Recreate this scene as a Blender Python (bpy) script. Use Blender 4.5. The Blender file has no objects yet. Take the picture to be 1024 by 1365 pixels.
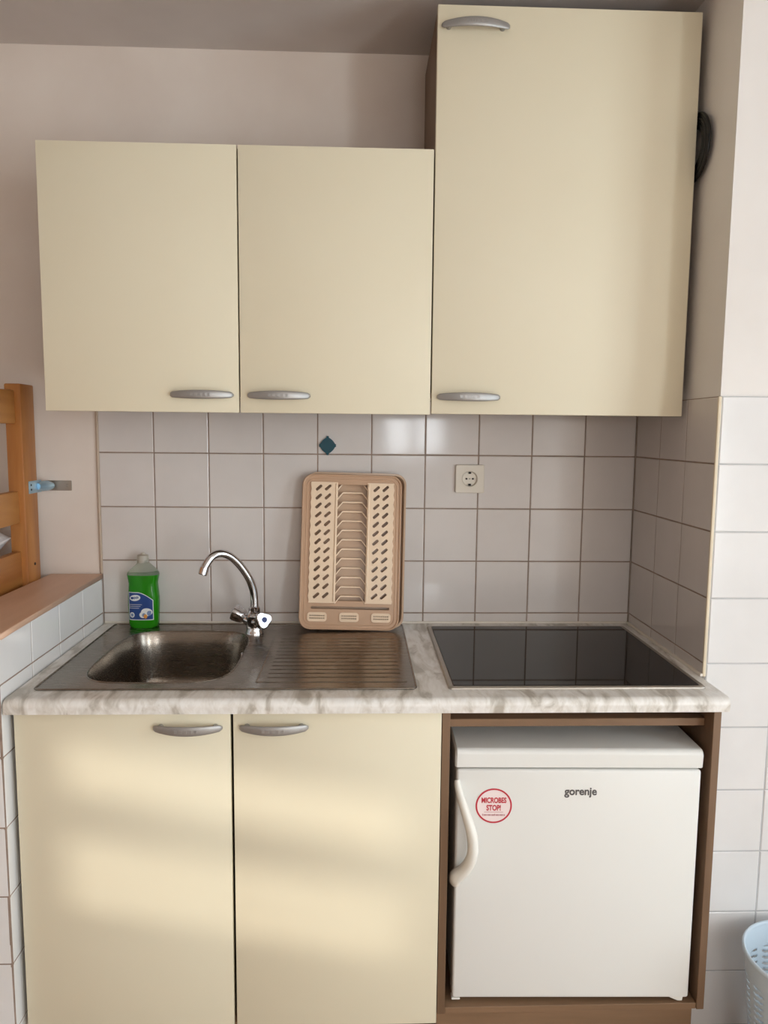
import bpy, bmesh, math, random
from mathutils import Matrix, Vector, Euler
random.seed(7)
scene = bpy.context.scene
COL = scene.collection
R = math.radians
ZO = 0.89                     # floor is z = 0; the tile joint just above the worktop is z = 0.89

# ------------------------------------------------------------------ camera
cam = bpy.data.cameras.new('camera'); co = bpy.data.objects.new('camera', cam); COL.objects.link(co)
cam.sensor_fit = 'HORIZONTAL'; cam.sensor_width = 36.0; cam.lens = 973.95 / 1024 * 36.0
cam.clip_start = 0.02
fw = Vector((0.0358, 0.9934, -0.1087)); rt = Vector((0.9993, -0.0350, 0.0096)); up = Vector((-0.0057, 0.1090, 0.9940))
m3 = Matrix((rt, up, -fw)).transposed()
co.matrix_world = Matrix.Translation((0.5628, -2.0394, 0.5128 + ZO)) @ m3.to_4x4()
scene.camera = co

# ------------------------------------------------------------------ light and exposure
w = bpy.data.worlds.new('sky'); scene.world = w; w.use_nodes = True
wb = w.node_tree.nodes['Background']; wb.inputs[0].default_value = (0.80, 0.90, 1.0, 1); wb.inputs[1].default_value = 1.5
def area(name, loc, rot, sx, sy, power, color):
    l = bpy.data.lights.new(name, 'AREA'); l.shape = 'RECTANGLE'; l.size = sx; l.size_y = sy; l.energy = power; l.color = color
    o = bpy.data.objects.new(name, l); COL.objects.link(o); o.location = loc; o.rotation_euler = rot
    return o
# daylight outside the rear window, and outside two added right-hand windows
area('near_added_daylight', (2.76, -1.60, 1.13), (R(90), 0, R(90)), 0.86, 2.05, 26, (0.82, 0.94, 1.0))
area('far_added_daylight', (2.76, -3.55, 1.13), (R(90), 0, R(90)), 0.96, 2.05, 88, (0.88, 0.96, 1.0))
area('rear_window_daylight', (1.05, -4.34, 0.62 + ZO), (R(90), 0, 0), 0.54, 0.66, 17, (0.93, 0.97, 1.0))
sl = bpy.data.lights.new('sun', 'SUN'); sl.energy = 1.25; sl.angle = R(1.3); sl.color = (1.0, 0.93, 0.82)
so = bpy.data.objects.new('sun', sl); COL.objects.link(so)
sd = Vector((1, 1, -0.20)).normalized()
so.rotation_euler = sd.to_track_quat('-Z', 'Y').to_euler(); so.location = (-6, -6, 3)
vs = scene.view_settings
vs.view_transform = 'Standard'; vs.look = 'None'; vs.gamma = 1.0; vs.use_curve_mapping = False
vs.exposure = 0.10
scene.cycles.max_bounces = 10; scene.cycles.diffuse_bounces = 5

# ------------------------------------------------------------------ materials
def srgb(r, g, b):
    f = lambda c: (c / 255 / 12.92) if c / 255 <= 0.04045 else ((c / 255 + 0.055) / 1.055) ** 2.4
    return (f(r), f(g), f(b), 1)
MATS = {}
def mat(name, col, rough=0.5, metal=0.0, spec=0.5, trans=0.0, ior=1.45, alpha=1.0, coat=0.0):
    m = bpy.data.materials.new(name); m.use_nodes = True
    b = m.node_tree.nodes['Principled BSDF']
    b.inputs['Base Color'].default_value = col; b.inputs['Roughness'].default_value = rough
    b.inputs['Metallic'].default_value = metal; b.inputs['Specular IOR Level'].default_value = spec
    b.inputs['Transmission Weight'].default_value = trans; b.inputs['IOR'].default_value = ior
    b.inputs['Alpha'].default_value = alpha; b.inputs['Coat Weight'].default_value = coat
    MATS[name] = m
    return m
def nodes(m): return m.node_tree.nodes, m.node_tree.links, m.node_tree.nodes['Principled BSDF']
def tex_coord(m, scale=(1, 1, 1), rot=(0, 0, 0)):
    N, L, b = nodes(m)
    t = N.new('ShaderNodeTexCoord'); mp = N.new('ShaderNodeMapping')
    mp.inputs['Scale'].default_value = scale; mp.inputs['Rotation'].default_value = rot
    L.new(t.outputs['Object'], mp.inputs['Vector'])
    return mp.outputs['Vector']
def noise(m, vec, scale, detail=3, rough=0.5, dist=0.0):
    N, L, b = nodes(m)
    n = N.new('ShaderNodeTexNoise'); n.inputs['Scale'].default_value = scale; n.inputs['Detail'].default_value = detail
    n.inputs['Roughness'].default_value = rough; n.inputs['Distortion'].default_value = dist
    L.new(vec, n.inputs['Vector']); return n.outputs['Fac']
def ramp(m, fac, stops):
    N, L, b = nodes(m)
    r = N.new('ShaderNodeValToRGB'); e = r.color_ramp.elements
    while len(e) < len(stops): e.new(0.5)
    for x, (p, c) in zip(e, stops): x.position = p; x.color = c
    L.new(fac, r.inputs['Fac']); return r.outputs['Color']
def bump(m, fac, strength, dist=0.001):
    N, L, b = nodes(m)
    n = N.new('ShaderNodeBump'); n.inputs['Strength'].default_value = strength; n.inputs['Distance'].default_value = dist
    L.new(fac, n.inputs['Height']); L.new(n.outputs['Normal'], b.inputs['Normal'])
def vary(name, c1, c2, scale, rough, stretch=(1, 1, 1), rot=(0, 0, 0), detail=4, dist=0.0, lo=0.35, hi=0.65, bmp=0.0, **k):
    m = mat(name, c1, rough, **k); N, L, b = nodes(m)
    v = tex_coord(m, stretch, rot); f = noise(m, v, scale, detail, 0.55, dist)
    L.new(ramp(m, f, [(lo, c1), (hi, c2)]), b.inputs['Base Color'])
    if bmp: bump(m, f, bmp)
    return m

M_plaster = vary('painted_plaster', srgb(227, 216, 206), srgb(219, 206, 195), 3.0, 0.85, bmp=0.08)
M_colplaster = vary('white_plaster', srgb(232, 228, 224), srgb(226, 221, 216), 3.0, 0.85, bmp=0.08)
M_ceil = vary('ceiling_paint', srgb(214, 206, 200), srgb(205, 196, 190), 2.5, 0.9)
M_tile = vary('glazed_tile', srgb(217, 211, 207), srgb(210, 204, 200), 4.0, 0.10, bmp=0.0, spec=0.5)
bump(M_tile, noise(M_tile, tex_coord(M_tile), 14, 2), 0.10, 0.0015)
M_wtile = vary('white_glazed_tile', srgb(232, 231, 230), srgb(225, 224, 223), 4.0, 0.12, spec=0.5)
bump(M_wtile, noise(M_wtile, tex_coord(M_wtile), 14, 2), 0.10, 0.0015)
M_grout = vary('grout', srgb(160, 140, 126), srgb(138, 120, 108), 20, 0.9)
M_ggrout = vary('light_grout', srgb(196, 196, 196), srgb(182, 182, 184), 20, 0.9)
M_floor = vary('floor_tile', srgb(180, 150, 120), srgb(166, 134, 104), 4, 0.4)
M_cream = vary('cream_laminate', srgb(227, 219, 195), srgb(225, 216, 191), 2, 0.42, spec=0.4)
M_creamedge = mat('cream_edge', srgb(226, 216, 184), 0.45)
M_brown = vary('brown_laminate', srgb(130, 103, 80), srgb(108, 83, 62), 9, 0.5, stretch=(1, 1, 0.12), dist=0.6)
M_brownh = vary('brown_laminate_across', srgb(140, 110, 84), srgb(116, 90, 66), 9, 0.5, stretch=(0.12, 1, 1), dist=0.6)
M_darkback = mat('dark_board', srgb(52, 40, 34), 0.8)
M_pine = vary('orange_pine', srgb(190, 130, 70), srgb(158, 98, 46), 10, 0.38, stretch=(1, 1, 0.10), dist=1.0)
M_pineh = vary('orange_pine_across', srgb(194, 136, 74), srgb(162, 102, 48), 10, 0.38, stretch=(1, 0.10, 1), dist=1.0)
M_ledge = vary('beech_ledge', srgb(222, 186, 160), srgb(211, 173, 146), 12, 0.4, stretch=(1, 0.12, 1), dist=0.8)
M_ledgeedge = mat('ledge_edging', srgb(222, 190, 160), 0.5)
M_silver = mat('satin_silver', srgb(164, 162, 160), 0.42, 0.6)
M_chrome = mat('chrome', srgb(215, 215, 218), 0.07, 1.0)
M_white = mat('white_enamel', srgb(231, 231, 227), 0.28, spec=0.45)
M_whitep = mat('white_plastic', srgb(236, 234, 226), 0.32)
M_gasket = mat('grey_gasket', srgb(120, 120, 114), 0.6)
M_glassblack = mat('black_glass', srgb(8, 8, 10), 0.03, spec=0.38)
M_black = mat('black_rubber', srgb(9, 9, 10), 0.35)
M_blackhole = mat('dark_hole', srgb(30, 26, 24), 0.7)
M_socket = mat('socket_plastic', srgb(222, 214, 200), 0.35)
M_steelp = mat('zinc_plate', srgb(172, 164, 154), 0.35, 0.8)
M_zincblue = mat('blue_zinc', srgb(166, 196, 214), 0.28, 0.75)
M_teal = mat('teal_gloss', srgb(4, 70, 84), 0.2)
M_red = mat('red_print', srgb(190, 44, 62), 0.5)
M_pale = mat('sticker_paper', srgb(238, 222, 220), 0.45)
M_greyprint = mat('grey_print', srgb(86, 84, 84), 0.4)
M_rosegrey = mat('rose_grey_print', srgb(186, 130, 134), 0.5)
M_liquid = mat('green_liquid', srgb(44, 152, 18), 0.10, trans=0.35, ior=1.36)
M_clear = mat('clear_plastic', srgb(232, 236, 228), 0.06, trans=0.9, ior=1.1)
M_cap = mat('milky_cap', srgb(206, 200, 186), 0.3, trans=0.35)
M_navy = mat('navy_print', srgb(34, 66, 128), 0.35)
M_labwhite = mat('white_print', srgb(228, 230, 228), 0.35)
M_labgrey = mat('soft_blue_print', srgb(120, 140, 178), 0.35)
M_laborange = mat('orange_print', srgb(220, 150, 70), 0.35)
M_beige = mat('beige_plastic', srgb(240, 214, 184), 0.38)
M_tan = mat('tan_plastic', srgb(196, 160, 130), 0.35)
M_tray = mat('translucent_tan_plastic', srgb(206, 176, 148), 0.22, trans=0.15)
M_bin = mat('pale_blue_plastic', srgb(206, 222, 234), 0.35)
M_cloth = vary('white_cotton', srgb(232, 230, 230), srgb(220, 217, 216), 12, 0.9, bmp=0.2)
M_frame = mat('window_white', srgb(232, 230, 226), 0.4)
M_blue = mat('blue_dot', srgb(24, 44, 110), 0.3)
M_bead = mat('ivory_bead', srgb(226, 212, 186), 0.5)
M_caulk = mat('old_caulk', srgb(186, 168, 150), 0.7)
M_seal = mat('white_sealant', srgb(226, 218, 206), 0.5)

# marble laminate worktop
M_marble = mat('marble_laminate', srgb(228, 224, 218), 0.32)
def _marble():
    m = M_marble; N, L, b = nodes(m)
    v = tex_coord(m, (1.0, 0.30, 0.6), (R(20), R(38), R(40)))
    a = noise(m, v, 26, 4, 0.55, 0.7); c = noise(m, v, 55, 4, 0.6, 0.6)
    c1 = ramp(m, a, [(0.36, srgb(190, 184, 174)), (0.45, srgb(222, 218, 211)), (0.55, srgb(239, 237, 233)), (0.68, srgb(232, 229, 224))])
    c2 = ramp(m, c, [(0.33, srgb(226, 221, 214)), (0.55, (1, 1, 1, 1))])
    mx = N.new('ShaderNodeMix'); mx.data_type = 'RGBA'; mx.blend_type = 'MULTIPLY'; mx.inputs[0].default_value = 0.5
    L.new(c1, mx.inputs[6]); L.new(c2, mx.inputs[7]); L.new(mx.outputs[2], b.inputs['Base Color'])
_marble()
# brushed stainless steel
M_steel = mat('brushed_steel', srgb(176, 168, 158), 0.30, 1.0)
def _steel():
    m = M_steel; N, L, b = nodes(m)
    v = tex_coord(m, (3, 60, 60)); f = noise(m, v, 8, 3)
    r = ramp(m, f, [(0.3, (0.22, 0.22, 0.22, 1)), (0.7, (0.29, 0.29, 0.29, 1))]); L.new(r, b.inputs['Roughness'])
    g = noise(m, tex_coord(m), 7, 4)
    L.new(ramp(m, g, [(0.35, srgb(150, 142, 132)), (0.65, srgb(140, 131, 121))]), b.inputs['Base Color'])
_steel()

# ------------------------------------------------------------------ mesh helpers
class MB:
    def __init__(s): s.bm = bmesh.new()
    def add(s, other, mtx=None):
        me = bpy.data.meshes.new('tmp'); other.to_mesh(me); other.free()
        if mtx is not None: me.transform(mtx)
        s.bm.from_mesh(me); bpy.data.meshes.remove(me); return s
    def addme(s, me, mtx=None):
        if mtx is not None: me.transform(mtx)
        s.bm.from_mesh(me); bpy.data.meshes.remove(me); return s
    def box(s, x0, x1, y0, y1, z0, z1, bev=0.0, seg=2, mtx=None):
        b = bmesh.new(); bmesh.ops.create_cube(b, size=1)
        for v in b.verts:
            v.co = Vector(((x0 + x1) / 2 + v.co.x * (x1 - x0), (y0 + y1) / 2 + v.co.y * (y1 - y0), (z0 + z1) / 2 + v.co.z * (z1 - z0)))
        if bev: bmesh.ops.bevel(b, geom=b.edges[:], offset=bev, segments=seg, affect='EDGES', profile=0.5)
        return s.add(b, mtx)
    def loft(s, rings, cap0=True, cap1=True, closed=True, mtx=None):
        b = bmesh.new(); vr = [[b.verts.new(p) for p in r] for r in rings]
        n = len(rings[0])
        for a, c in zip(vr, vr[1:]):
            for i in range(n if closed else n - 1):
                j = (i + 1) % n
                b.faces.new((a[i], a[j], c[j], c[i]))
        if cap0: b.faces.new(list(reversed(vr[0])))
        if cap1: b.faces.new(vr[-1])
        bmesh.ops.recalc_face_normals(b, faces=b.faces[:])
        return s.add(b, mtx)
    def lathe(s, prof, n=32, mtx=None, cap=True):
        rings = [[(r * math.cos(2 * math.pi * i / n), r * math.sin(2 * math.pi * i / n), z) for i in range(n)] for r, z in prof]
        return s.loft(rings, cap, cap, mtx=mtx)
    def tube(s, pts, rad, n=12, flat=None, closed=False, cap=True, mtx=None):
        """sweep a circle (or an ellipse: flat = (side, up) factors) along pts; rad may be a list"""
        P = [Vector(p) for p in pts]; k = len(P); rings = []; ref = None
        for i, p in enumerate(P):
            if closed: t = (P[(i + 1) % k] - P[i - 1]).normalized()
            else: t = (P[min(i + 1, k - 1)] - P[max(i - 1, 0)]).normalized()
            if ref is None:
                ref = Vector((0, 0, 1)) if abs(t.z) < 0.9 else Vector((0, 1, 0))
            a = (ref - t * ref.dot(t)).normalized(); c = t.cross(a); ref = a
            r = rad[i] if isinstance(rad, (list, tuple)) else rad
            fa, fc = flat or (1, 1)
            rings.append([p + a * (r * fa * math.cos(2 * math.pi * q / n)) + c * (r * fc * math.sin(2 * math.pi * q / n)) for q in range(n)])
        if closed: rings.append(rings[0])
        return s.loft(rings, cap and not closed, cap and not closed, mtx=mtx)
    def plate(s, outer, holes, t, mtx=None, bevel=0.0):
        """outline with holes in the xy plane, extruded t along +z"""
        cu = bpy.data.curves.new('tmp', 'CURVE'); cu.dimensions = '2D'; cu.fill_mode = 'BOTH'; cu.extrude = t / 2 - bevel
        cu.bevel_depth = bevel; cu.bevel_resolution = 1; cu.offset = -bevel
        for ring in [outer] + list(holes):
            sp = cu.splines.new('POLY'); sp.points.add(len(ring) - 1); sp.use_cyclic_u = True
            for q, p in zip(sp.points, ring): q.co = (p[0], p[1], 0, 1)
        return s.addme(curve_mesh(cu), (mtx or Matrix()) @ Matrix.Translation((0, 0, t / 2)))
    def disc(s, r, t, n=32, mtx=None): return s.lathe([(r, 0), (r, t)], n, mtx)
    def build(s, name, material, parent=None, smooth=35, label=None):
        me = bpy.data.meshes.new(name); s.bm.to_mesh(me); s.bm.free()
        if smooth:
            for p in me.polygons: p.use_smooth = True
            me.set_sharp_from_angle(angle=R(smooth))
        me.materials.append(material)
        o = bpy.data.objects.new(name, me); COL.objects.link(o)
        if label: o['label'] = label
        if parent is not None:
            root = Vector((0, 0, 0)); q = parent
            while q is not None: root = root + q.location; q = q.parent
            me.transform(Matrix.Translation(-root)); o.parent = parent
        return o
def curve_mesh(cu):
    o = bpy.data.objects.new('tmp', cu); COL.objects.link(o)
    dg = bpy.context.evaluated_depsgraph_get(); dg.update()
    me = bpy.data.meshes.new_from_object(o.evaluated_get(dg))
    bpy.data.objects.remove(o); bpy.data.curves.remove(cu)
    return me
def text_mesh(body, size, t, mtx, xs=1.0, bold=0.0, space=1.0):
    cu = bpy.data.curves.new('tmp', 'FONT'); cu.body = body; cu.size = size; cu.extrude = t; cu.align_x = 'CENTER'; cu.align_y = 'CENTER'
    cu.offset = bold; cu.space_character = space
    me = curve_mesh(cu); me.transform(Matrix.Scale(xs, 4, (1, 0, 0))); me.transform(mtx); return me
def rrect(x0, x1, y0, y1, r, n=6):
    out = []
    for cx, cy, a0 in ((x1 - r, y0 + r, -90), (x1 - r, y1 - r, 0), (x0 + r, y1 - r, 90), (x0 + r, y0 + r, 180)):
        for i in range(n + 1):
            a = R(a0 + 90 * i / n); out.append((cx + r * math.cos(a), cy + r * math.sin(a)))
    return out
def sellipse(cx, cy, a, b, e, n=64):
    out = []
    for i in range(n):
        t = 2 * math.pi * i / n; c, s_ = math.cos(t), math.sin(t)
        out.append((cx + a * math.copysign(abs(c) ** (2 / e), c), cy + b * math.copysign(abs(s_) ** (2 / e), s_)))
    return out
def circ(cx, cy, r, n=20): return [(cx + r * math.cos(2 * math.pi * i / n), cy + r * math.sin(2 * math.pi * i / n)) for i in range(n)]
def thing(name, label, cat, loc, group=None):
    o = bpy.data.objects.new(name, None); COL.objects.link(o); o.location = loc; o.empty_display_size = 0.05
    o['label'] = label; o['category'] = cat
    if group: o['group'] = group
    return o
def single(mb, name, material, label, cat, loc, group=None, smooth=35):
    o = mb.build(name, material, smooth=smooth); o.data.transform(Matrix.Translation(-Vector(loc))); o.location = loc
    o['label'] = label; o['category'] = cat
    if group: o['group'] = group
    return o
def struct(mb, name, material, parent=None, smooth=0):
    o = mb.build(name, material, parent, smooth=smooth); o['kind'] = 'structure'; return o
def Z(z): return z + ZO
FACE = Matrix.Rotation(R(90), 4, 'X')          # local xy -> world xz, local +z -> world -y

# ------------------------------------------------------------------ setting: floor, ceiling, walls
XL, XR, YR, ZC = -2.45, 2.60, -4.20, Z(1.5025)
struct(MB().box(XL - 0.1, XR + 0.1, YR - 0.1, 0.1, -0.1, 0), 'floor', M_floor)
struct(MB().box(XL - 0.1, XR + 0.1, YR - 0.1, 0.1, ZC, ZC + 0.1), 'ceiling', M_ceil)
wall_back = struct(MB().box(XL - 0.1, 1.352, 0.004, 0.1, 0, ZC), 'wall_back', M_plaster)
pillar = struct(MB().box(1.350, XR + 0.1, -0.459, 0.1, 0, ZC), 'wall_right', M_colplaster)
rz0, rz1 = 0.08, 2.17                                 # unseen right-hand windows, added as a pair so the pillar tiles don't mirror them
mb = MB(); mb.box(XR, XR + 0.1, YR - 0.1, -4.05, 0, ZC); mb.box(XR, XR + 0.1, -3.05, -2.05, 0, ZC); mb.box(XR, XR + 0.1, -1.15, -0.459, 0, ZC)
for y0, y1 in ((-4.05, -3.05), (-2.05, -1.15)):
    mb.box(XR, XR + 0.1, y0, y1, 0, rz0); mb.box(XR, XR + 0.1, y0, y1, rz1, ZC)
struct(mb, 'wall_side', M_plaster)
for nm, y0, y1 in (('added_window_far', -4.05, -3.05), ('added_window_near', -2.05, -1.15)):
    mb = MB(); mb.box(XR + 0.03, XR + 0.08, y0, y1, rz0, rz0 + 0.05); mb.box(XR + 0.03, XR + 0.08, y0, y1, rz1 - 0.05, rz1)
    for yy in (y0, (y0 + y1) / 2 - 0.03, y1 - 0.06): mb.box(XR + 0.03, XR + 0.08, yy, yy + 0.06, rz0 + 0.05, rz1 - 0.05)
    struct(mb, nm, M_frame)
# rear wall (behind the viewer) with its window opening
wx0, wx1, wz0, wz1 = 0.78, 1.32, Z(0.29), Z(0.95)
mb = MB(); mb.box(XL - 0.1, wx0, YR - 0.1, YR, 0, ZC); mb.box(wx1, XR + 0.1, YR - 0.1, YR, 0, ZC)
mb.box(wx0, wx1, YR - 0.1, YR, 0, wz0); mb.box(wx0, wx1, YR - 0.1, YR, wz1, ZC)
struct(mb, 'wall_rear', M_plaster)
mb = MB()
mb.box(wx0, wx1, YR - 0.07, YR - 0.02, wz0, wz0 + 0.05); mb.box(wx0, wx1, YR - 0.07, YR - 0.02, wz1 - 0.05, wz1)
mb.box(wx0, wx0 + 0.05, YR - 0.07, YR - 0.02, wz0 + 0.05, wz1 - 0.05); mb.box(wx1 - 0.05, wx1, YR - 0.07, YR - 0.02, wz0 + 0.05, wz1 - 0.05)
mb.box((wx0 + wx1) / 2 - 0.045, (wx0 + wx1) / 2 + 0.045, YR - 0.07, YR - 0.02, wz0 + 0.05, wz1 - 0.05)
struct(mb, 'window_1', M_frame)
# left wall with the half-shuttered window the sun comes through
mb = MB()
s0, s1, zs0, zs1 = -3.80, -2.985, 0.883, 1.262        # sunlit window below its shutter
mb.box(XL - 0.1, XL, s1, 0.1, 0, ZC)
mb.box(XL - 0.1, XL, s0, s1, 0, zs0); mb.box(XL - 0.1, XL, s0, s1, zs1 + 0.7, ZC); mb.box(XL - 0.1, XL, YR - 0.1, s0, 0, ZC)
struct(mb, 'wall_left', M_plaster)
mb = MB(); mb.box(XL - 0.07, XL - 0.03, s0, s1, Z(0.163), Z(0.258)); struct(mb, 'window_2', M_frame)
mb = MB()
for k in range(14): mb.box(XL - 0.06, XL - 0.045, s0, s1, zs1 + k * 0.05, zs1 + k * 0.05 + 0.0505)
struct(mb, 'trim_4', M_frame)
# tiled half wall on the left with its wooden ledge
half = struct(MB().box(-0.300, -0.156, -0.594, 0.004, 0, Z(0.098)), 'wall_partition', M_plaster)
mb = MB(); mb.plate([(-0.300, -0.612), (-0.136, -0.612), (-0.1385, -0.56), (-0.1495, -0.001), (-0.292, -0.001)], [], 0.013, Matrix.Translation((0, 0, Z(0.0985))), bevel=0.002)
struct(mb, 'trim_1', M_ledge)

def tiles(name, parent, us, vs_, to3, nrm, grout_mat, gap=0.0029, tilt=0.0035, t=0.005, tile_mat=M_tile):
    """glazed tiles between the joints us x vs_; to3(u, v, depth) -> world point, depth > 0 goes into the wall"""
    mb = MB(); g = gap / 2
    b = bmesh.new()
    for u0, u1 in zip(us, us[1:]):
        for v0, v1 in zip(vs_, vs_[1:]):
            tu, tv = random.uniform(-tilt, tilt), random.uniform(-tilt, tilt); uc, vc = (u0 + u1) / 2, (v0 + v1) / 2
            def ring(ins, d):
                return [b.verts.new(to3(u, v, d + tu * (u - uc) + tv * (v - vc))) for u, v in ((u0 + g + ins, v0 + g + ins), (u1 - g - ins, v0 + g + ins), (u1 - g - ins, v1 - g - ins), (u0 + g + ins, v1 - g - ins))]
            r0, r1, r2, r3 = ring(0, t), ring(0, 0.0016), ring(0.0006, 0.0005), ring(0.0018, 0)
            for p, q in ((r0, r1), (r1, r2), (r2, r3)):
                for i in range(4): b.faces.new((p[i], p[(i + 1) % 4], q[(i + 1) % 4], q[i]))
            b.faces.new(r3)
    bmesh.ops.recalc_face_normals(b, faces=b.faces[:])
    mb.add(b); o = mb.build(name, tile_mat, parent, smooth=0)
    mb = MB(); b = bmesh.new()
    c = [b.verts.new(to3(u, v, d)) for d in (0.0014, t) for u, v in ((us[0], vs_[0]), (us[-1], vs_[0]), (us[-1], vs_[-1]), (us[0], vs_[-1]))]
    for f in ((0, 1, 2, 3), (7, 6, 5, 4), (0, 4, 5, 1), (1, 5, 6, 2), (2, 6, 7, 3), (3, 7, 4, 0)): b.faces.new([c[i] for i in f])
    bmesh.ops.recalc_face_normals(b, faces=b.faces[:])
    mb.add(b); mb.build('tile_grout', grout_mat, parent, smooth=0)
    return o
T = 0.15
rows_up = [Z(-0.0300), Z(0), Z(T), Z(2 * T), Z(3 * T), Z(4 * T)]
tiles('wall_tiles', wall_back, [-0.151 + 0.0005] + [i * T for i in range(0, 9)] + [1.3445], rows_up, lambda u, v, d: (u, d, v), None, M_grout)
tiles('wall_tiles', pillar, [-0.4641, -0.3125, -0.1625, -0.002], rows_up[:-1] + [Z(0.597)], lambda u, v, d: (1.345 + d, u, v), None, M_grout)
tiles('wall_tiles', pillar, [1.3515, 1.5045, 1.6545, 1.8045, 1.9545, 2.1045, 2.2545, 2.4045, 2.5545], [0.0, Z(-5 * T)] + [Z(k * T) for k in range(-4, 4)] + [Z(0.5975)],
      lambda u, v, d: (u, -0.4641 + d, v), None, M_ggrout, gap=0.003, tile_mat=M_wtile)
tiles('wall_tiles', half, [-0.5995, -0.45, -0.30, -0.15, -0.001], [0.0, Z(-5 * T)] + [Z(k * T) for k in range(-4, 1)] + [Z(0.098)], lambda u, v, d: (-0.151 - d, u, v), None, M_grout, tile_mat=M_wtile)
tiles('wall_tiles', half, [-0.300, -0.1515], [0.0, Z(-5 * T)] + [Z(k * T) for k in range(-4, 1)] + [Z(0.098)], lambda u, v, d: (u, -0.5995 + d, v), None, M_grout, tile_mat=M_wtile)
# corner bead on the pillar edge, caulk up the left edge of the tiling, sealant round the worktop
struct(MB().box(1.3438, 1.3512, -0.4648, -0.4590, Z(-0.03), Z(0.597), 0.0020), 'trim_2', M_bead, smooth=40)
struct(MB().tube([(-0.1525, 0.002, Z(0.112)), (-0.1535, 0.002, Z(0.3)), (-0.1520, 0.002, Z(0.6))], 0.0045, 8), 'trim_3', M_caulk, smooth=40)

# ------------------------------------------------------------------ bunk bed beyond the half wall
bed = thing('bunk_bed', 'orange pine bunk bed with three rails behind the tiled half wall', 'bed', (-1.3, -0.4, 0))
mb = MB(); mb.box(-0.340, -0.298, -0.125, -0.048, 0, Z(0.627), 0.004); mb.build('post', M_pine, bed)
mb = MB(); mb.box(-0.340, -0.298, -0.777, -0.700, 0, Z(0.627), 0.004); mb.build('post', M_pine, bed)
for xx in (-2.36, ):
    for yy in (-0.125, -0.777):
        MB().box(xx, xx + 0.042, yy, yy + 0.077, 0, Z(0.627), 0.004).build('post', M_pine, bed)
for z0, z1 in ((0.525, 0.610), (0.268, 0.352), (0.080, 0.195)):
    MB().box(-0.334, -0.313, -0.7005, -0.1245, Z(z0), Z(z1), 0.004).build('rail', M_pineh, bed)
    MB().box(-2.355, -2.334, -0.7005, -0.1245, Z(z0), Z(z1), 0.004).build('rail', M_pineh, bed)
for yy in (-0.118, -0.728):
    MB().box(-2.320, -0.3385, yy, yy + 0.022, Z(0.02), Z(0.147), 0.004).build('side_board', M_pineh, bed)
MB().box(-2.318, -0.3385, -0.706, -0.118, Z(0.02), Z(0.045)).build('bed_base', M_pineh, bed)
for yy in (-0.0855, -0.7385):
    MB().tube([(-0.2975, yy, Z(0.155)), (-0.2962, yy, Z(0.155))], 0.004, 10).build('bolt', M_blackhole, bed)
mb = MB(); mb.box(-2.315, -0.340, -0.704, -0.120, Z(0.0455), Z(0.150), 0.03, 3)
single(mb, 'mattress', M_cloth, 'white mattress lying in the pine bunk bed', 'mattress', (-1.3, -0.4, Z(0.0455)))
mb = MB()
rings = []
for i in range(15):
    f = -1 + 2 * i / 14; hh = 0.062 * (1 - abs(f) ** 3.2) ** 0.5 + 0.003
    rings.append([(-0.526 + 0.182 * f, -0.31 + 0.225 * math.copysign(abs(math.cos(a)) ** 0.6, math.cos(a)) * (1 - 0.1 * f * f), Z(0.2245) + hh * math.copysign(abs(math.sin(a)) ** 0.9, math.sin(a)) + 0.004 * math.sin(9 * f + 5 * math.cos(a))) for a in [2 * math.pi * k / 28 for k in range(28)]])
mb.loft(rings)
single(mb, 'pillow', M_cloth, 'white pillow between the two lower rails of the pine bunk bed', 'pillow', (-0.535, -0.40, Z(0.151)))
# hasp that ties the bed post to the wall
hs = thing('hasp_bracket', 'small zinc hasp bracket joining the pine bed post to the back wall', 'bracket', (-0.265, 0, Z(0.345)))
mb = MB(); mb.plate(rrect(-0.292, -0.2275, Z(0.3440), Z(0.3715), 0.002), [circ(-0.240, Z(0.358), 0.0025, 12)], 0.0025, Matrix.Translation((0, 0.0035, 0)) @ FACE); mb.build('wall_plate', M_steelp, hs)
mb = MB(); mb.lathe([(0.0, 0), (0.0042, 0.0), (0.0036, 0.0018), (0.0, 0.0024)], 14, Matrix.Translation((-0.240, 0.0012, Z(0.358))) @ FACE); mb.build('screw', M_steelp, hs)
mb = MB(); mb.box(-0.2978, -0.2950, -0.104, -0.030, Z(0.343), Z(0.376), 0.001)
mb.tube([(-0.2960, -0.052, Z(0.359)), (-0.2900, -0.036, Z(0.359)), (-0.2830, -0.020, Z(0.359)), (-0.2780, -0.004, Z(0.358))], [0.009, 0.0140, 0.0140, 0.009], 12); mb.build('hasp_leaf', M_zincblue, hs)
for zz in (0.3535, 0.3655): MB().tube([(-0.2949, -0.093, Z(zz)), (-0.2944, -0.093, Z(zz))], 0.003, 10).build('screw_hole', M_blackhole, hs)

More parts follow.
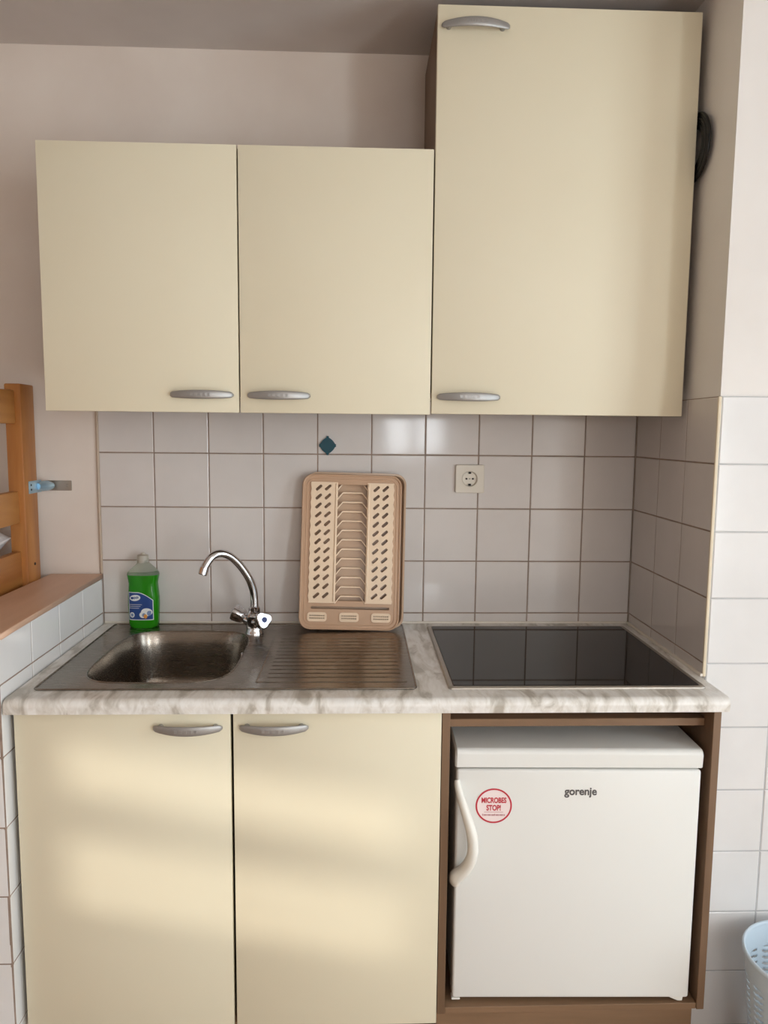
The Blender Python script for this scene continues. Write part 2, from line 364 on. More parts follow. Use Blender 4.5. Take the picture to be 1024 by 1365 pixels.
# ------------------------------------------------------------------ bow handles
def handle(parent, cx, zc, front, length=0.143, drop=0.0):
    """satin silver bow handle on a door whose front face is at y = front"""
    mb = MB(); rings = []; n = 33; L = length / 2
    for i in range(n):
        t = -1 + 2 * i / (n - 1); ct = 1 - t * t
        h = 0.0060 + 0.0042 * ct ** 0.8
        if abs(t) > 0.95: h *= 0.62 + 0.38 * math.sqrt(max(0, 1 - ((abs(t) - 0.95) / 0.05) ** 2))
        th = 0.0034; y = front - 0.0085 - 0.0185 * ct
        sl_ = 2 * t * 0.0185 / L; nv = Vector((-sl_, -1, 0)).normalized()
        rings.append([Vector((cx + L * t, y, Z(zc))) + nv * (th * math.cos(a)) + Vector((0, 0, h * math.copysign(abs(math.sin(a)) ** 0.75, math.sin(a)))) for a in [2 * math.pi * k / 20 for k in range(20)]])
    mb.loft(rings)
    for sgn in (-1, 1):
        mb.lathe([(0.0062, 0), (0.0055, 0.006), (0.0058, 0.0115)], 14, Matrix.Translation((cx + sgn * L * 0.80, front + 0.0003, Z(zc))) @ FACE)
    for q in range(5):
        x = cx - 0.020 + q * 0.010
        tq = (x - cx) / L; y = front - 0.0085 - 0.0185 * (1 - tq * tq) - 0.0030
        mb.box(x - 0.0030, x + 0.0030, y - 0.0009, y + 0.001, Z(zc) - 0.0035, Z(zc) + 0.0035, 0.0004, 1)
    return mb.build('handle', M_silver, parent)
def door(parent, x0, x1, z0, z1, front, t=0.018):
    return MB().box(x0, x1, front, front + t, Z(z0), Z(z1), 0.0012, 2).build('door', M_cream, parent)
def carcass(parent, x0, x1, y0, y1, z0, z1, m=M_brown, top=True):
    p = 0.016; mb = MB()
    mb.box(x0, x0 + p, y0, y1, Z(z0), Z(z1)); mb.box(x1 - p, x1, y0, y1, Z(z0), Z(z1))
    mb.box(x0 + p, x1 - p, y0, y1, Z(z0), Z(z0 + p))
    if top: mb.box(x0 + p, x1 - p, y0, y1, Z(z1 - p), Z(z1))
    mb.box(x0 + p, x1 - p, y1 - 0.004, y1, Z(z0 + p), Z(z1 - p))
    return mb.build('body', m, parent, smooth=0)

# ------------------------------------------------------------------ wall cabinets
FU = -0.315
wc = thing('wall_cabinet', 'low cream wall cabinet with two doors hung above the sink', 'cabinet', (0.287, 0, Z(0.555)))
carcass(wc, -0.155, 0.729, FU + 0.020, 0.0035, 0.6055, 1.147)
# the carcass stands a little above the door edges only at the front; its lower board lies flush
for x0, x1, hx in ((-0.157, 0.2855, 0.2018), (0.2890, 0.7305, 0.3785)):
    d = door(wc, x0, x1, 0.5545, 1.1490, FU); handle(d, hx, 0.5945, FU)
tc = thing('wall_cabinet', 'tall cream single door wall cabinet reaching the ceiling above the cooktop', 'cabinet', (1.033, 0, Z(0.556)))
carcass(tc, 0.7350, 1.3290, FU + 0.020, 0.0035, 0.6065, 1.4530)
d = door(tc, 0.7340, 1.3305, 0.5565, 1.4555, FU)
handle(d, 0.820, 0.5958, FU, 0.146); handle(d, 0.8185, 1.4085, FU, 0.150)

# coil of black cable tucked between the tall cabinet and the wall
mb = MB()
for k, (r, xo) in enumerate(((0.0725, 0.0), (0.0668, 0.0006), (0.0610, -0.0004), (0.0552, 0.0004), (0.0494, -0.0002), (0.0436, 0.0003))):
    n = 56; mb.tube([(1.3379 + xo, -0.291 + 0.0005 * k + r * math.cos(2 * math.pi * i / n) * 1.0, Z(1.171) + r * math.sin(2 * math.pi * i / n) * 1.02) for i in range(n)], 0.0034, 10, closed=True)
mb.tube([(1.3379, -0.30, Z(1.24)), (1.3379, -0.26, Z(1.30)), (1.3379, -0.20, Z(1.32)), (1.3379, -0.10, Z(1.30))], 0.0034, 10)
mb.tube([(1.3379, -0.286, Z(1.235)), (1.3500, -0.286, Z(1.235))], 0.002, 8)
single(mb, 'cable_coil', M_black, 'coil of black cable hanging between tall cabinet and right wall', 'cable', (1.338, -0.302, Z(1.087)))

# ------------------------------------------------------------------ base cabinet and fridge housing
FB = -0.575
bc = thing('base_cabinet', 'cream two-door base cabinet under the sink', 'cabinet', (0.300, -0.28, 0))
carcass(bc, -0.1400, 0.7405, FB + 0.020, -0.010, -0.7790, -0.0605, M_brown, top=False)
for x0, x1, hx in ((-0.1385, 0.3015, 0.2158), (0.3075, 0.7405, 0.3922)):
    d = door(bc, x0, x1, -0.7740, -0.0655, FB); handle(d, hx, -0.0955, FB, 0.140)
MB().box(-0.140, 0.7405, -0.520, -0.504, 0, Z(-0.7795)).build('plinth', M_brownh, bc, smooth=0)
fh = thing('fridge_housing', 'brown wood-grain open housing around the small fridge', 'cabinet', (1.04, -0.28, 0))
MB().box(0.7425, 0.7595, -0.570, -0.010, Z(-0.757), Z(-0.0605), 0.0008, 1).build('side_panel', M_brown, fh)
MB().box(1.3215, 1.3380, -0.570, -0.470, Z(-0.757), Z(-0.0605), 0.0008, 1).box(1.3215, 1.3380, -0.470, -0.010, Z(-0.757), Z(-0.0605)).build('side_panel', M_brown, fh)
MB().box(0.7600, 1.3210, -0.568, -0.010, Z(-0.757), Z(-0.743), 0.0008, 1).build('bottom_board', M_brownh, fh)
MB().box(0.7600, 1.3210, -0.532, -0.440, Z(-0.1165), Z(-0.0995), 0.0008, 1).build('top_rail', M_brownh, fh)
MB().box(0.7600, 1.3210, -0.014, -0.010, Z(-0.7425), Z(-0.062)).build('back_board', M_darkback, fh)
MB().box(0.7430, 1.3180, -0.556, -0.540, 0, Z(-0.7575)).build('plinth', M_brownh, fh)

# ------------------------------------------------------------------ worktop
BX, BY, BA, BB = 0.120, -0.297, 0.165, 0.205
wt = thing('worktop', 'continuous grey-white marbled laminate worktop with rounded front edge', 'worktop', (0.6, -0.3, Z(-0.06)))
mb = MB(); X0, X1 = -0.1475, 1.3395
mb.plate([(X0, -0.5855), (X1, -0.5855), (X1, -0.001), (X0, -0.001)], [sellipse(BX, BY, BA + 0.006, BB + 0.006, 4.4, 96)], 0.030, Matrix.Translation((0, 0, Z(-0.060))))
prof = [(-0.5855, -0.0600), (-0.5980, -0.0600)] + [(-0.5855 - 0.0145 * math.cos(a), -0.0445 + 0.0145 * math.sin(a)) for a in [R(-15 + 105 * k / 9) for k in range(10)]]
mb.loft([[(x, y, Z(z)) for y, z in prof] for x in (X0, X1)])
mb.build('board', M_marble, wt, smooth=30)
MB().box(X0, X1, -0.004, -0.0002, Z(-0.0298), Z(-0.024), 0.001).box(X1 - 0.001, X1 + 0.0052, -0.464, -0.004, Z(-0.0298), Z(-0.0235), 0.001).build('sealant', M_seal, wt)

# ------------------------------------------------------------------ inset sink
ZT = -0.0298
sk = thing('sink', 'stainless steel inset sink with one bowl and ribbed drainer', 'sink', (0.29, -0.28, Z(ZT)))
mb = MB()
outer = rrect(-0.1120, 0.6900, -0.5420, -0.0200, 0.012)
bowl_top = sellipse(BX, BY, BA, BB, 4.4, 96)
mb.plate(outer, [bowl_top], 0.0022, Matrix.Translation((0, 0, Z(ZT))))
rim = [(x, y, Z(ZT) + 0.0024) for x, y in outer]
mb.tube(rim, 0.0020, 8, closed=True)
mb.tube([(x, y, Z(ZT) + 0.0016) for x, y in sellipse(BX, BY, BA + 0.001, BB + 0.001, 4.4, 96)], 0.0022, 8, closed=True)
lv = [(1.0, 0.0022), (0.985, -0.004), (0.955, -0.035), (0.93, -0.075), (0.905, -0.115), (0.87, -0.138), (0.80, -0.151), (0.66, -0.156), (0.30, -0.158), (0.16, -0.159)]
mb.loft([[(x, y, Z(ZT) + dz) for x, y in sellipse(BX, BY, BA * s, BB * (1 - (1 - s) * 0.8), 4.4 - 1.4 * (1 - s), 96)] for s, dz in lv], cap0=False, cap1=True)
for k in range(12):
    y = -0.165 - k * 0.0275
    mb.tube([(0.365, y, Z(ZT) + 0.0017), (0.375, y, Z(ZT) + 0.0019), (0.650, y, Z(ZT) + 0.0019), (0.660, y, Z(ZT) + 0.0017)], 0.0019, 8, flat=(0.7, 2.4))
mb.tube([(0.345, -0.145, Z(ZT) + 0.0020), (0.345, -0.50, Z(ZT) + 0.0020)], 0.0022, 8, flat=(0.7, 1))
mb.tube([(0.345, -0.50, Z(ZT) + 0.0020), (0.672, -0.50, Z(ZT) + 0.0020)], 0.0022, 8, flat=(0.7, 1))
mb.build('basin', M_steel, sk, smooth=50)
ovm = Matrix.Translation((0.2715, -0.215, Z(-0.062))) @ Matrix.Rotation(R(-90), 4, 'Y')
mb = MB(); mb.lathe([(0.0135, 0), (0.0125, 0.003), (0.008, 0.0042), (0.003, 0.0036)], 20, ovm); mb.build('overflow', M_chrome, sk)
mb = MB(); mb.lathe([(0.040, 0), (0.039, 0.002), (0.030, 0.0015), (0.026, -0.001), (0.006, -0.001), (0.005, 0.003)], 28, Matrix.Translation((BX, BY, Z(ZT) - 0.158))); mb.build('drain', M_chrome, sk)

# ------------------------------------------------------------------ faucet
AX, AY = 0.2880, -0.1150
fc = thing('faucet', 'chrome two-handle kitchen faucet with curved spout on the sink', 'faucet', (AX, AY, Z(ZT)))
base = Matrix.Translation((AX, AY, Z(ZT + 0.0022)))
mb = MB(); mb.lathe([(0.025, 0), (0.025, 0.004), (0.0225, 0.008), (0.0220, 0.030), (0.024, 0.042), (0.0240, 0.050), (0.018, 0.058), (0.0150, 0.0605)], 32, base)
def axis_mtx(o, d): return Matrix.Translation(o) @ Vector(d).to_track_quat('Z', 'Y').to_matrix().to_4x4()
VC = Vector((AX, AY, Z(0.001)))
hl, hr = Vector((-0.86, 0.12, 0.46)).normalized(), Vector((0.50, -0.80, 0.34)).normalized()
for dv in (hl, hr): mb.lathe([(0.0175, 0.0), (0.0165, 0.022), (0.0135, 0.028), (0.0120, 0.032)], 24, axis_mtx(VC, dv))
mb.build('body', M_chrome, fc)
mb = MB(); mb.lathe([(0.0145, 0.0595), (0.0155, 0.061), (0.0155, 0.071), (0.0125, 0.074), (0.0112, 0.0745)], 28, base); mb.build('collar', M_chrome, fc)
ctl = [(0.2880, -0.115, 0.040), (0.2876, -0.115, 0.0747), (0.2825, -0.118, 0.103), (0.2725, -0.125, 0.1300), (0.2520, -0.137, 0.1647), (0.2300, -0.150, 0.1885), (0.2085, -0.164, 0.1975), (0.1905, -0.177, 0.1910), (0.1760, -0.187, 0.1700), (0.1715, -0.190, 0.1580)]
def catmull(P, sub=6):
    P = [Vector(p) for p in P]; out = []
    for i in range(len(P) - 1):
        p0, p1, p2, p3 = P[max(i - 1, 0)], P[i], P[i + 1], P[min(i + 2, len(P) - 1)]
        for k in range(sub):
            t = k / sub
            out.append(0.5 * ((2 * p1) + (p2 - p0) * t + (2 * p0 - 5 * p1 + 4 * p2 - p3) * t * t + (3 * p1 - p0 - 3 * p2 + p3) * t ** 3))
    return out + [P[-1]]
sp = [(p.x, p.y, Z(p.z)) for p in catmull(ctl)]
mb = MB(); mb.tube(sp, 0.0106, 20); mb.build('spout', M_chrome, fc)
e1 = Vector(sp[-1]); e0 = Vector(sp[-4]); dv = (e1 - e0).normalized()
mb = MB(); mb.lathe([(0.0103, -0.008), (0.0118, -0.007), (0.0118, 0.010), (0.0100, 0.012)], 24, axis_mtx(e1, dv)); mb.build('aerator', M_chrome, fc)
def tri_ring(r, z, n=48, lobe=0.14):
    return [(r * (1 + lobe * math.cos(3 * a)) * math.cos(a), r * (1 + lobe * math.cos(3 * a)) * math.sin(a), z) for a in [2 * math.pi * k / n for k in range(n)]]
for dv, spin, cold in ((hl, 20, False), (hr, 12, True)):
    mt = axis_mtx(VC, dv) @ Matrix.Rotation(R(spin), 4, 'Z')
    mb = MB(); mb.loft([tri_ring(r, z) for r, z in ((0.0110, 0.028), (0.0160, 0.033), (0.0200, 0.044), (0.0222, 0.058), (0.0215, 0.0640), (0.0185, 0.0665))], mtx=mt)
    k = mb.build('knob', M_chrome, fc)
    mb = MB(); mb.lathe([(0.0075, 0.0660), (0.0073, 0.0672), (0.0, 0.0674)], 20, mt)
    mb.build('cold_marker' if cold else 'hot_marker', M_blue if cold else M_red, k)

# ------------------------------------------------------------------ bottle of washing-up liquid
bt = thing('dish_soap_bottle', 'clear bottle of green washing-up liquid on the back left of the sink', 'bottle', (-0.026, -0.036, Z(ZT + 0.0022)))
bz = ZT + 0.0024; BCX, BCY = -0.0262, -0.0375
prof_b = [(0.0, 0.034), (0.003, 0.0385), (0.012, 0.0400), (0.030, 0.0405), (0.060, 0.0420), (0.085, 0.0418), (0.105, 0.0395), (0.122, 0.0385), (0.138, 0.0415), (0.146, 0.0428), (0.151, 0.0415),
          (0.158, 0.0355), (0.166, 0.0270), (0.173, 0.0190), (0.178, 0.0150), (0.186, 0.0145)]
def bw(z):
    for (z0, w0), (z1, w1) in zip(prof_b, prof_b[1:]):
        if z0 <= z <= z1: return w0 + (w1 - w0) * (z - z0) / (z1 - z0)
    return prof_b[-1][1]
def bring(z, ins=0.0):
    h = bw(z) - ins; dp = min(0.0260, 0.012 + 0.42 * bw(z)) - ins if bw(z) > 0.016 else h
    dp = max(dp, min(h, 0.0145 - ins)) if bw(z) < 0.03 else dp
    return [(x, y, Z(bz + z)) for x, y in sellipse(BCX, BCY, h, dp, 2.9, 40)]
mb = MB(); mb.loft([bring(z) for z in [0.146, 0.151, 0.158, 0.166, 0.173, 0.178, 0.186]], cap0=False); mb.build('shoulder', M_clear, bt, smooth=60)
mb = MB(); mb.loft([bring(z, 0.0) for z in [0.0, 0.003, 0.012, 0.03, 0.045, 0.06, 0.072, 0.085, 0.095, 0.105, 0.114, 0.122, 0.130, 0.138, 0.1458]]); mb.build('liquid', M_liquid, bt, smooth=60)
mb = MB(); mb.lathe([(0.0155, 0.1785), (0.0160, 0.180), (0.0155, 0.194), (0.0140, 0.1985), (0.006, 0.2005), (0.005, 0.2045), (0.0, 0.2050)], 28, Matrix.Translation((BCX, BCY, Z(bz)))); mb.build('cap', M_cap, bt)
def on_bottle(u, v, out):
    """point of the bottle's front at x offset u and height v"""
    h = bw(v) ; dp = min(0.0260, 0.012 + 0.42 * bw(v)); q = min(abs(u) / h, 0.98)
    return (BCX + u, BCY - dp * (1 - q ** 2.9) ** (1 / 2.9) - out, Z(bz + v))
def wrap(mb, top, u0, u1, v0, out, nu=20, nv=14):
    b = bmesh.new(); g = [[b.verts.new(on_bottle(u0 + (u1 - u0) * i / nu, v0 + (top(u0 + (u1 - u0) * i / nu) - v0) * j / nv, out)) for j in range(nv + 1)] for i in range(nu + 1)]
    for i in range(nu):
        for j in range(nv): b.faces.new((g[i][j], g[i + 1][j], g[i + 1][j + 1], g[i][j + 1]))
    return mb.add(b)
def wrap_blob(mb, cu_, cv, a, b_, out, rot=0.0, n=24):
    b = bmesh.new(); c = b.verts.new(on_bottle(cu_, cv, out)); ring = []
    for i in range(n):
        t = 2 * math.pi * i / n; x, y = a * math.cos(t), b_ * math.sin(t)
        ring.append(b.verts.new(on_bottle(cu_ + x * math.cos(rot) - y * math.sin(rot), cv + x * math.sin(rot) + y * math.cos(rot), out)))
    for i in range(n): b.faces.new((c, ring[i], ring[(i + 1) % n]))
    return mb.add(b)
ltop = lambda u: 0.0985 - 0.026 * max(0, (u + 0.010) / 0.045) ** 1.7
mb = MB(); wrap(mb, lambda u: ltop(u) + 0.0018, -0.0355, 0.0315, 0.0225, 0.0006); lab = mb.build('label', M_labwhite, bt, smooth=60)
mb = MB(); wrap(mb, ltop, -0.0340, 0.0300, 0.0245, 0.0010); mb.build('label_print', M_navy, lab, smooth=60)
for nm, m_, blobs in (('logo_oval', M_labwhite, [(-0.0165, 0.0845, 0.0150, 0.0085, 0.0014, 0.12)]),
                      ('plate_picture', M_labwhite, [(0.014, 0.045, 0.0150, 0.0110, 0.0014)]), ('round_mark', M_labwhite, [(-0.0255, 0.0370, 0.0068, 0.0075, 0.0014)]),
                      ('plate_picture', M_labwhite, [(0.004, 0.0375, 0.0095, 0.0085, 0.0016)]), ('plate_picture', M_labgrey, [(0.0205, 0.0420, 0.0055, 0.0070, 0.0018)]),
                      ('round_mark', M_labgrey, [(-0.0255, 0.0370, 0.0040, 0.0045, 0.0018)]), ('plate_picture', M_labgrey, [(0.007, 0.0370, 0.0050, 0.0055, 0.0020)]),
                      ('fruit_picture', M_laborange, [(0.0110, 0.0335, 0.0048, 0.0060, 0.0023)]),
                      ('logo_lettering', M_navy, [(-0.0250 + k * 0.0034, 0.0835 + k * 0.0005, 0.0012, 0.0030 if k % 2 else 0.0040, 0.0018) for k in range(6)])):
    mb = MB()
    for q in blobs: wrap_blob(mb, *q)
    mb.build(nm, m_, lab, smooth=60)
mb = MB()
for k in range(3): wrap(mb, lambda u, k=k: 0.0665 - 0.005 * k, -0.0335, 0.002 - 0.004 * k, 0.0655 - 0.005 * k, 0.0013, 8, 2)
mb.build('small_print', M_labwhite, lab, smooth=60)

# ------------------------------------------------------------------ dish rack leaning on the wall
rk = thing('dish_rack', 'beige plastic dish rack leaning upright against the tiled wall', 'dish rack', (0.545, -0.06, Z(ZT)))
# local frame: x across, y up along the rack, z out of it; foot on the drainer, head on the wall
yv = Vector((0.020, 0.155, 0.988)).normalized(); xv = Vector((1, 0.0, -0.022)).normalized(); zv = xv.cross(yv).normalized(); xv = yv.cross(zv)
RM = Matrix((xv, yv, zv)).transposed().to_4x4(); RM.translation = Vector((0.5405, -0.0900, Z(ZT + 0.0055)))
mb = MB()
tr = rrect(-0.126, 0.148, 0.006, 0.430, 0.030); tri = rrect(-0.116, 0.138, 0.016, 0.420, 0.024)
mb.plate(tri, [], 0.002, RM @ Matrix.Translation((0, 0, -0.022)))
mb.loft([[RM @ Vector((x, y, z)) for x, y in rr] for rr, z in ((tri, -0.0215), (rrect(-0.120, 0.142, 0.012, 0.424, 0.027), -0.004), (tr, -0.002), (tr, 0.000), (rrect(-0.121, 0.143, 0.011, 0.425, 0.027), -0.0005), (rrect(-0.1175, 0.1395, 0.0145, 0.4215, 0.025), -0.0195))], cap0=False, cap1=False)
mb.build('drip_tray', M_tray, rk)
op_l, op_r = (-0.113, -0.040), (0.041, 0.114)
vb0, vb1 = 0.072, 0.402
mb = MB()
mb.plate(rrect(-0.137, 0.135, 0.000, 0.424, 0.030), [rrect(op_l[0] + 0.006, op_r[1] - 0.006, vb0 + 0.006, vb1 - 0.006, 0.006), rrect(-0.105, 0.108, 0.0555, 0.0625, 0.003)] +
         [rrect(c - 0.022, c + 0.022, 0.0255, 0.0425, 0.005) for c in (-0.088, -0.001, 0.086)], 0.003, RM @ Matrix.Translation((0, 0, 0.001)), bevel=0.0008)
mb.tube([RM @ Vector((x, y, 0.004)) for x, y in rrect(-0.1345, 0.1325, 0.0025, 0.4215, 0.028)], 0.0032, 8, closed=True)
mb.tube([RM @ Vector((x, y, 0.0035)) for x, y in rrect(-0.124, 0.122, 0.013, 0.411, 0.020)], 0.0018, 8, closed=True)
mb.build('rack_frame', M_tan, rk)
def slot(cx, cy, L=0.0205, wd=0.0078, ang=42):
    c, s_ = math.cos(R(ang)), math.sin(R(ang)); out = []
    for x, y in rrect(-L / 2, L / 2, -wd / 2, wd / 2, 0.0028, 3): out.append((cx + x * c - y * s_, cy + x * s_ + y * c))
    return out
NS = 13
for (u0, u1), cols in ((op_l, (0.021, 0.046)), (op_r, (0.025, 0.050))):
    holes = [slot(u0 + c, vb0 + 0.020 + k * (vb1 - vb0 - 0.036) / (NS - 1) + 0.001 * j) for k in range(NS) for j, c in enumerate(cols)]
    edge = []
    for k in range(NS * 4 + 1):
        y = vb0 + (vb1 - vb0) * k / (NS * 4); edge.append(0.0014 * math.sin(k * math.pi / 2))
    left = u0 < 0
    ys = [vb0 + (vb1 - vb0) * k / (NS * 4) for k in range(NS * 4 + 1)]
    if left: ring = [(u1, vb0), (u1, vb1)] + [(u0 + e, y) for y, e in zip(reversed(ys), reversed(edge))]
    else: ring = [(u1 + e, y) for y, e in zip(ys, edge)] + [(u0, vb1), (u0, vb0)]
    mb = MB(); mb.plate(ring, holes, 0.004, RM @ Matrix.Translation((0, 0, 0.0042)))
    ue = u1 - 0.004 if left else u0 + 0.004
    mb.tube([RM @ Vector((ue, vb0 + 0.004, 0.0085)), RM @ Vector((ue, vb1 - 0.004, 0.0085))], 0.0028, 8)
    mb.build('side_panel', M_beige, rk)
for k in range(NS):
    y = vb0 + 0.012 + k * (vb1 - vb0 - 0.020) / (NS - 1)
    pts = [(-0.0410, -0.0190, 0.0060), (-0.0380, -0.0150, 0.0040), (-0.0270, -0.0010, -0.0040), (-0.0240, 0.0, -0.0050), (0.0250, 0.0, -0.0050), (0.0280, -0.0010, -0.0040), (0.0390, -0.0150, 0.0040), (0.0420, -0.0190, 0.0060)]
    mb = MB(); rings = []
    for (x, oy, z) in pts: rings.append([RM @ Vector((x, y + 0.006 + oy + dy, z + dz)) for dy, dz in ((-0.0022, -0.0120), (0.0022, -0.0120), (0.0018, 0.0014), (-0.0018, 0.0014))])
    mb.loft(rings); mb.build('plate_divider', M_beige, rk)
for c in (-0.088, -0.001, 0.086):
    holes = [circ(c - 0.0185 + 0.0053 * i, 0.0305 + 0.0072 * j, 0.0019, 10) for i in range(8) for j in range(2)]
    mb = MB(); mb.plate(rrect(c - 0.0265, c + 0.0265, 0.0215, 0.0465, 0.008), holes, 0.003, RM @ Matrix.Translation((0, 0, 0.0042))); mb.build('cutlery_drain', M_beige, rk)

# ------------------------------------------------------------------ glass-ceramic hob
hb = thing('cooktop', 'black glass cooktop with steel frame set into the worktop', 'cooktop', (1.035, -0.29, Z(-0.03)))
mb = MB(); HX0, HX1, HY0, HY1 = 0.7580, 1.3160, -0.5430, -0.0430
def scale_rr(i, r): return rrect(HX0 + i, HX1 - i, HY0 + i, HY1 - i, r)
mb.loft([[(x, y, Z(-0.0298) + z) for x, y in scale_rr(i, r)] for i, r, z in ((0.0, 0.008, 0), (0.0005, 0.008, 0.003), (0.003, 0.007, 0.0048), (0.0105, 0.004, 0.0044), (0.0112, 0.004, 0.003))], cap1=False)
mb.build('frame', M_steelp, hb)
mb = MB(); mb.loft([[(x, y, Z(-0.0298) + z) for x, y in scale_rr(i, 0.004)] for i, z in ((0.0115, 0.0005), (0.0115, 0.0046), (0.0125, 0.0052))]); mb.build('glass', M_glassblack, hb, smooth=0)

# ------------------------------------------------------------------ wall socket and teal ornament
ot = thing('power_socket', 'single square white wall socket on the tiles beside the dish rack', 'socket', (0.8755, 0, Z(0.385)))
so_m = Matrix.Translation((0.8755, -0.0004, Z(0.385))) @ FACE
mb = MB(); mb.plate(rrect(-0.0405, 0.0405, -0.0395, 0.0395, 0.005), [circ(0, 0, 0.0215, 36)], 0.010, so_m, bevel=0.002); mb.build('cover_plate', M_socket, ot)
mb = MB(); mb.lathe([(0.0225, 0.0100), (0.0238, 0.0108), (0.0225, 0.0112), (0.0205, 0.0100), (0.0195, 0.0025), (0.0, 0.0025)], 36, so_m, cap=False); well = mb.build('socket_well', M_socket, ot)
for x in (-0.0090, 0.0090): MB().disc(0.0026, 0.0030, 14, so_m @ Matrix.Translation((x, 0, 0.0020))).build('pin_hole', M_blackhole, well)
MB().disc(0.0012, 0.0030, 10, so_m @ Matrix.Translation((0, 0, 0.0020))).build('screw', M_blackhole, well)
for s_ in (-1, 1): MB().box(-0.0035, 0.0035, s_ * 0.0165 - 0.0025, s_ * 0.0165 + 0.0025, 0.002, 0.0085, 0.0008, 1, mtx=so_m).build('earth_clip', M_blackhole, well)
def half_side(p, q, bow, n=6):
    out = []
    for k in range(n):
        t = k / n; x, y = p[0] + (q[0] - p[0]) * t, p[1] + (q[1] - p[1]) * t; b_ = 1 + bow * math.sin(math.pi * t); out.append((x * b_, y * b_))
    return out
A = [(0.0035, 0.0205), (0.0190, 0.0045), (0.0190, -0.0040), (0.0035, -0.0205), (-0.0035, -0.0205), (-0.0190, -0.0040), (-0.0190, 0.0045), (-0.0035, 0.0205)]
pts = []
nubs = {1: [(0.0215, 0.0035), (0.0215, -0.0030)], 3: [(0.0028, -0.0248), (-0.0028, -0.0248)], 5: [(-0.0215, -0.0030), (-0.0215, 0.0035)], 7: [(-0.0028, 0.0248), (0.0028, 0.0248)]}
for k in range(8):
    pts += half_side(A[k], A[(k + 1) % 8], 0.10) if k % 2 == 0 else [A[k]]
    if k in nubs: pts += nubs[k]
mb = MB(); mb.plate([(x * 1.08, y * 1.06) for x, y in reversed(pts)], [], 0.004, Matrix.Translation((0.4782, -0.0004, Z(0.4742))) @ FACE)
single(mb, 'tile_ornament', M_teal, 'small dark teal diamond ornament stuck on a wall tile', 'ornament', (0.4782, 0, Z(0.4742)))

# ------------------------------------------------------------------ small fridge
fr = thing('fridge', 'white under-counter fridge with round red sticker standing in the brown housing', 'fridge', (1.0470, -0.330, Z(-0.743)))
FX0, FX1 = 1.0470 - 0.2665, 1.0470 + 0.2665
MB().box(FX0 + 0.004, FX1 - 0.004, -0.500, -0.105, Z(-0.728), Z(-0.1995), 0.004).build('cabinet_body', M_white, fr)
mb = MB(); prof = [(-0.105, -0.199), (-0.556, -0.199)] + [(-0.556 - 0.0035 + 0.0035, -0.197)] + [(-0.5460 - 0.0120 * math.cos(a), -0.1705 + 0.0120 * math.sin(a)) for a in [R(90 * k / 8) for k in range(9)]] + [(-0.105, -0.1585)]
fx = [FX0 - 0.001, FX1 + 0.001]
rings = []
for x, ins in ((fx[0], 0.004), (fx[0] + 0.004, 0), (fx[1] - 0.004, 0), (fx[1], 0.004)):
    rings.append([(x, y if y > -0.2 else y + ins, Z(z - (ins if z > -0.19 else 0))) for y, z in prof])
mb.loft(rings); mb.build('top', M_white, fr)
dr = MB().box(FX0 + 0.002, FX1 - 0.003, -0.558, -0.512, Z(-0.7345), Z(-0.2035), 0.006, 3).build('door', M_white, fr)
MB().box(FX0 + 0.008, FX1 - 0.008, -0.513, -0.499, Z(-0.724), Z(-0.210)).build('gasket', M_gasket, dr)
ctl = [(0.7840, -0.5560, -0.228), (0.7860, -0.5640, -0.243), (0.7960, -0.5800, -0.275), (0.8095, -0.5900, -0.315), (0.8160, -0.5920, -0.350), (0.8140, -0.5900, -0.385), (0.8010, -0.5800, -0.417), (0.7860, -0.5700, -0.438), (0.7850, -0.5560, -0.452)]
pp = catmull(ctl, 5); n = len(pp)
mb = MB(); mb.tube([(p.x, p.y, Z(p.z)) for p in pp], [0.0075 + 0.0068 * min(1, 2.2 * i / (n - 1)) + 0.0060 * max(0, (i / (n - 1) - 0.70)) * 2 for i in range(n)], 16, flat=(1.0, 0.8)); mb.build('handle', M_whitep, dr)
FD = -0.5582
def fdm(x, z): return Matrix.Translation((x, FD, Z(z))) @ FACE
mb = MB(); mb.addme(text_mesh('gorenje', 0.0245, 0.0004, fdm(1.0510, -0.2520), 0.93, 0.0006)); mb.build('badge', M_greyprint, dr, smooth=0)
mb = MB(); mb.disc(0.0395, 0.0004, 48, fdm(0.8640, -0.2845)); stk = mb.build('sticker', M_pale, dr, label='round red and white sticker')
mb = MB(); mb.plate(circ(0, 0, 0.0392, 64), [circ(0, 0, 0.0358, 64)], 0.0003, fdm(0.8640, -0.2845) @ Matrix.Translation((0, 0, 0.0004)))
mb.addme(text_mesh('MICROBES', 0.0165, 0.0002, fdm(0.8640, -0.2725) @ Matrix.Translation((0, 0, 0.0007)), 0.70, 0.0005))
mb.addme(text_mesh('STOP!', 0.0170, 0.0002, fdm(0.8640, -0.2895) @ Matrix.Translation((0, 0, 0.0007)), 0.70, 0.0005))
mb.build('sticker_print', M_red, stk, smooth=0)
mb = MB(); m0 = fdm(0.8640, -0.2845) @ Matrix.Translation((0, 0, 0.0005))
mb.box(-0.0205, 0.0205, -0.0145, -0.0137, 0, 0.0003, mtx=m0)
for k in range(17): mb.box(-0.0245 + k * 0.0029, -0.0229 + k * 0.0029 + (0.0007 if k % 3 else 0), -0.0225, -0.0190 + (0.001 if k in (0, 9) else 0), 0, 0.0003, mtx=m0)
mb.build('sticker_print', M_rosegrey, stk, smooth=0)
mb = MB(); mb.plate([(-0.034, 0.006), (-0.030, 0.000), (-0.012, -0.0075), (-0.002, -0.0075), (0.000, 0.006)], [], 0.016, Matrix.Translation((FX1 - 0.014, -0.540, Z(-0.7345))) @ FACE, bevel=0.001); mb.build('hinge', M_whitep, fr)
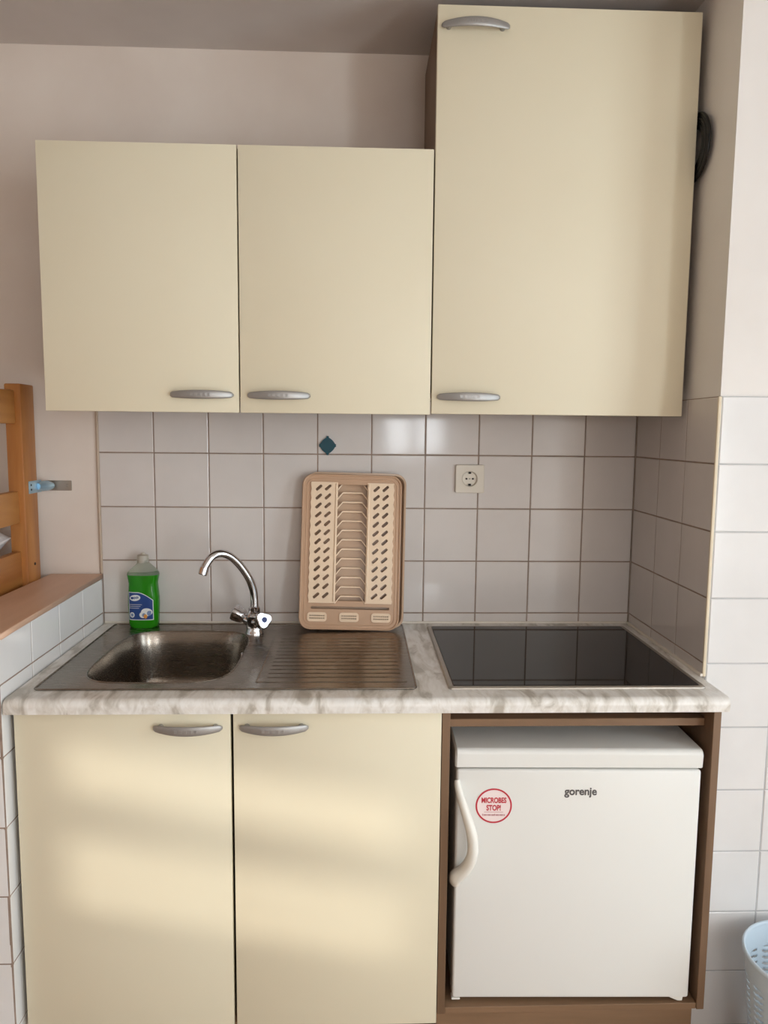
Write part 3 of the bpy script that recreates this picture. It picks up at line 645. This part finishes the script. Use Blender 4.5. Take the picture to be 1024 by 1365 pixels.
MB().box(FX0 + 0.001, FX0 + 0.020, -0.559, -0.540, Z(-0.7372), Z(-0.7343), 0.001, 1).build('corner_cap', M_whitep, dr)
for x in (FX0 + 0.04, FX1 - 0.04):
    for y in (-0.46, -0.14):
        mb = MB(); mb.lathe([(0.016, 0), (0.018, 0.003), (0.012, 0.005), (0.010, 0.016)], 18, Matrix.Translation((x, y, Z(-0.7424)))); mb.build('foot', M_black, fr)
fr.rotation_euler = (0, 0, R(-1.3))

# ------------------------------------------------------------------ pale blue basket by the pillar
bn = thing('waste_basket', 'pale blue plastic lattice basket on the floor by the white tiled pillar', 'basket', (1.5300, -0.6200, 0))
HB = Z(-0.600); r_top, r_bot = 0.1205, 0.092
NU, NV = 128, 100
b = bmesh.new()
rad = lambda z: r_bot + (r_top - r_bot) * (z / HB) ** 0.85
grid = []
for j in range(NV + 1):
    z = 0.004 + (HB - 0.006) * j / NV
    grid.append([b.verts.new((1.5300 + rad(z) * math.cos(2 * math.pi * (i + 0.0) / NU), -0.6200 + rad(z) * math.sin(2 * math.pi * i / NU), z)) for i in range(NU)])
for j in range(NV):
    for i in range(NU):
        z = j / NV
        hole = False
        if 0.06 < z < 0.82:
            q = i % 8
            hole = 1 <= q <= 5 and ((j - (q - 1) // 2) % 5) in (0, 1)
        if not hole: b.faces.new((grid[j][i], grid[j][(i + 1) % NU], grid[j + 1][(i + 1) % NU], grid[j + 1][i]))
cv = b.verts.new((1.53, -0.62, 0.004))
for i in range(NU): b.faces.new((cv, grid[0][(i + 1) % NU], grid[0][i]))
mb = MB(); mb.add(b)
o = mb.build('wall', M_bin, bn, smooth=60); sm = o.modifiers.new('thickness', 'SOLIDIFY'); sm.thickness = 0.0022; sm.offset = -1
mb = MB(); n = 72
mb.tube([(1.53 + 0.1215 * math.cos(2 * math.pi * i / n), -0.62 + 0.1215 * math.sin(2 * math.pi * i / n), HB - 0.003) for i in range(n)], 0.0048, 10, flat=(1.2, 0.8), closed=True)
mb.build('rim', M_bin, bn)
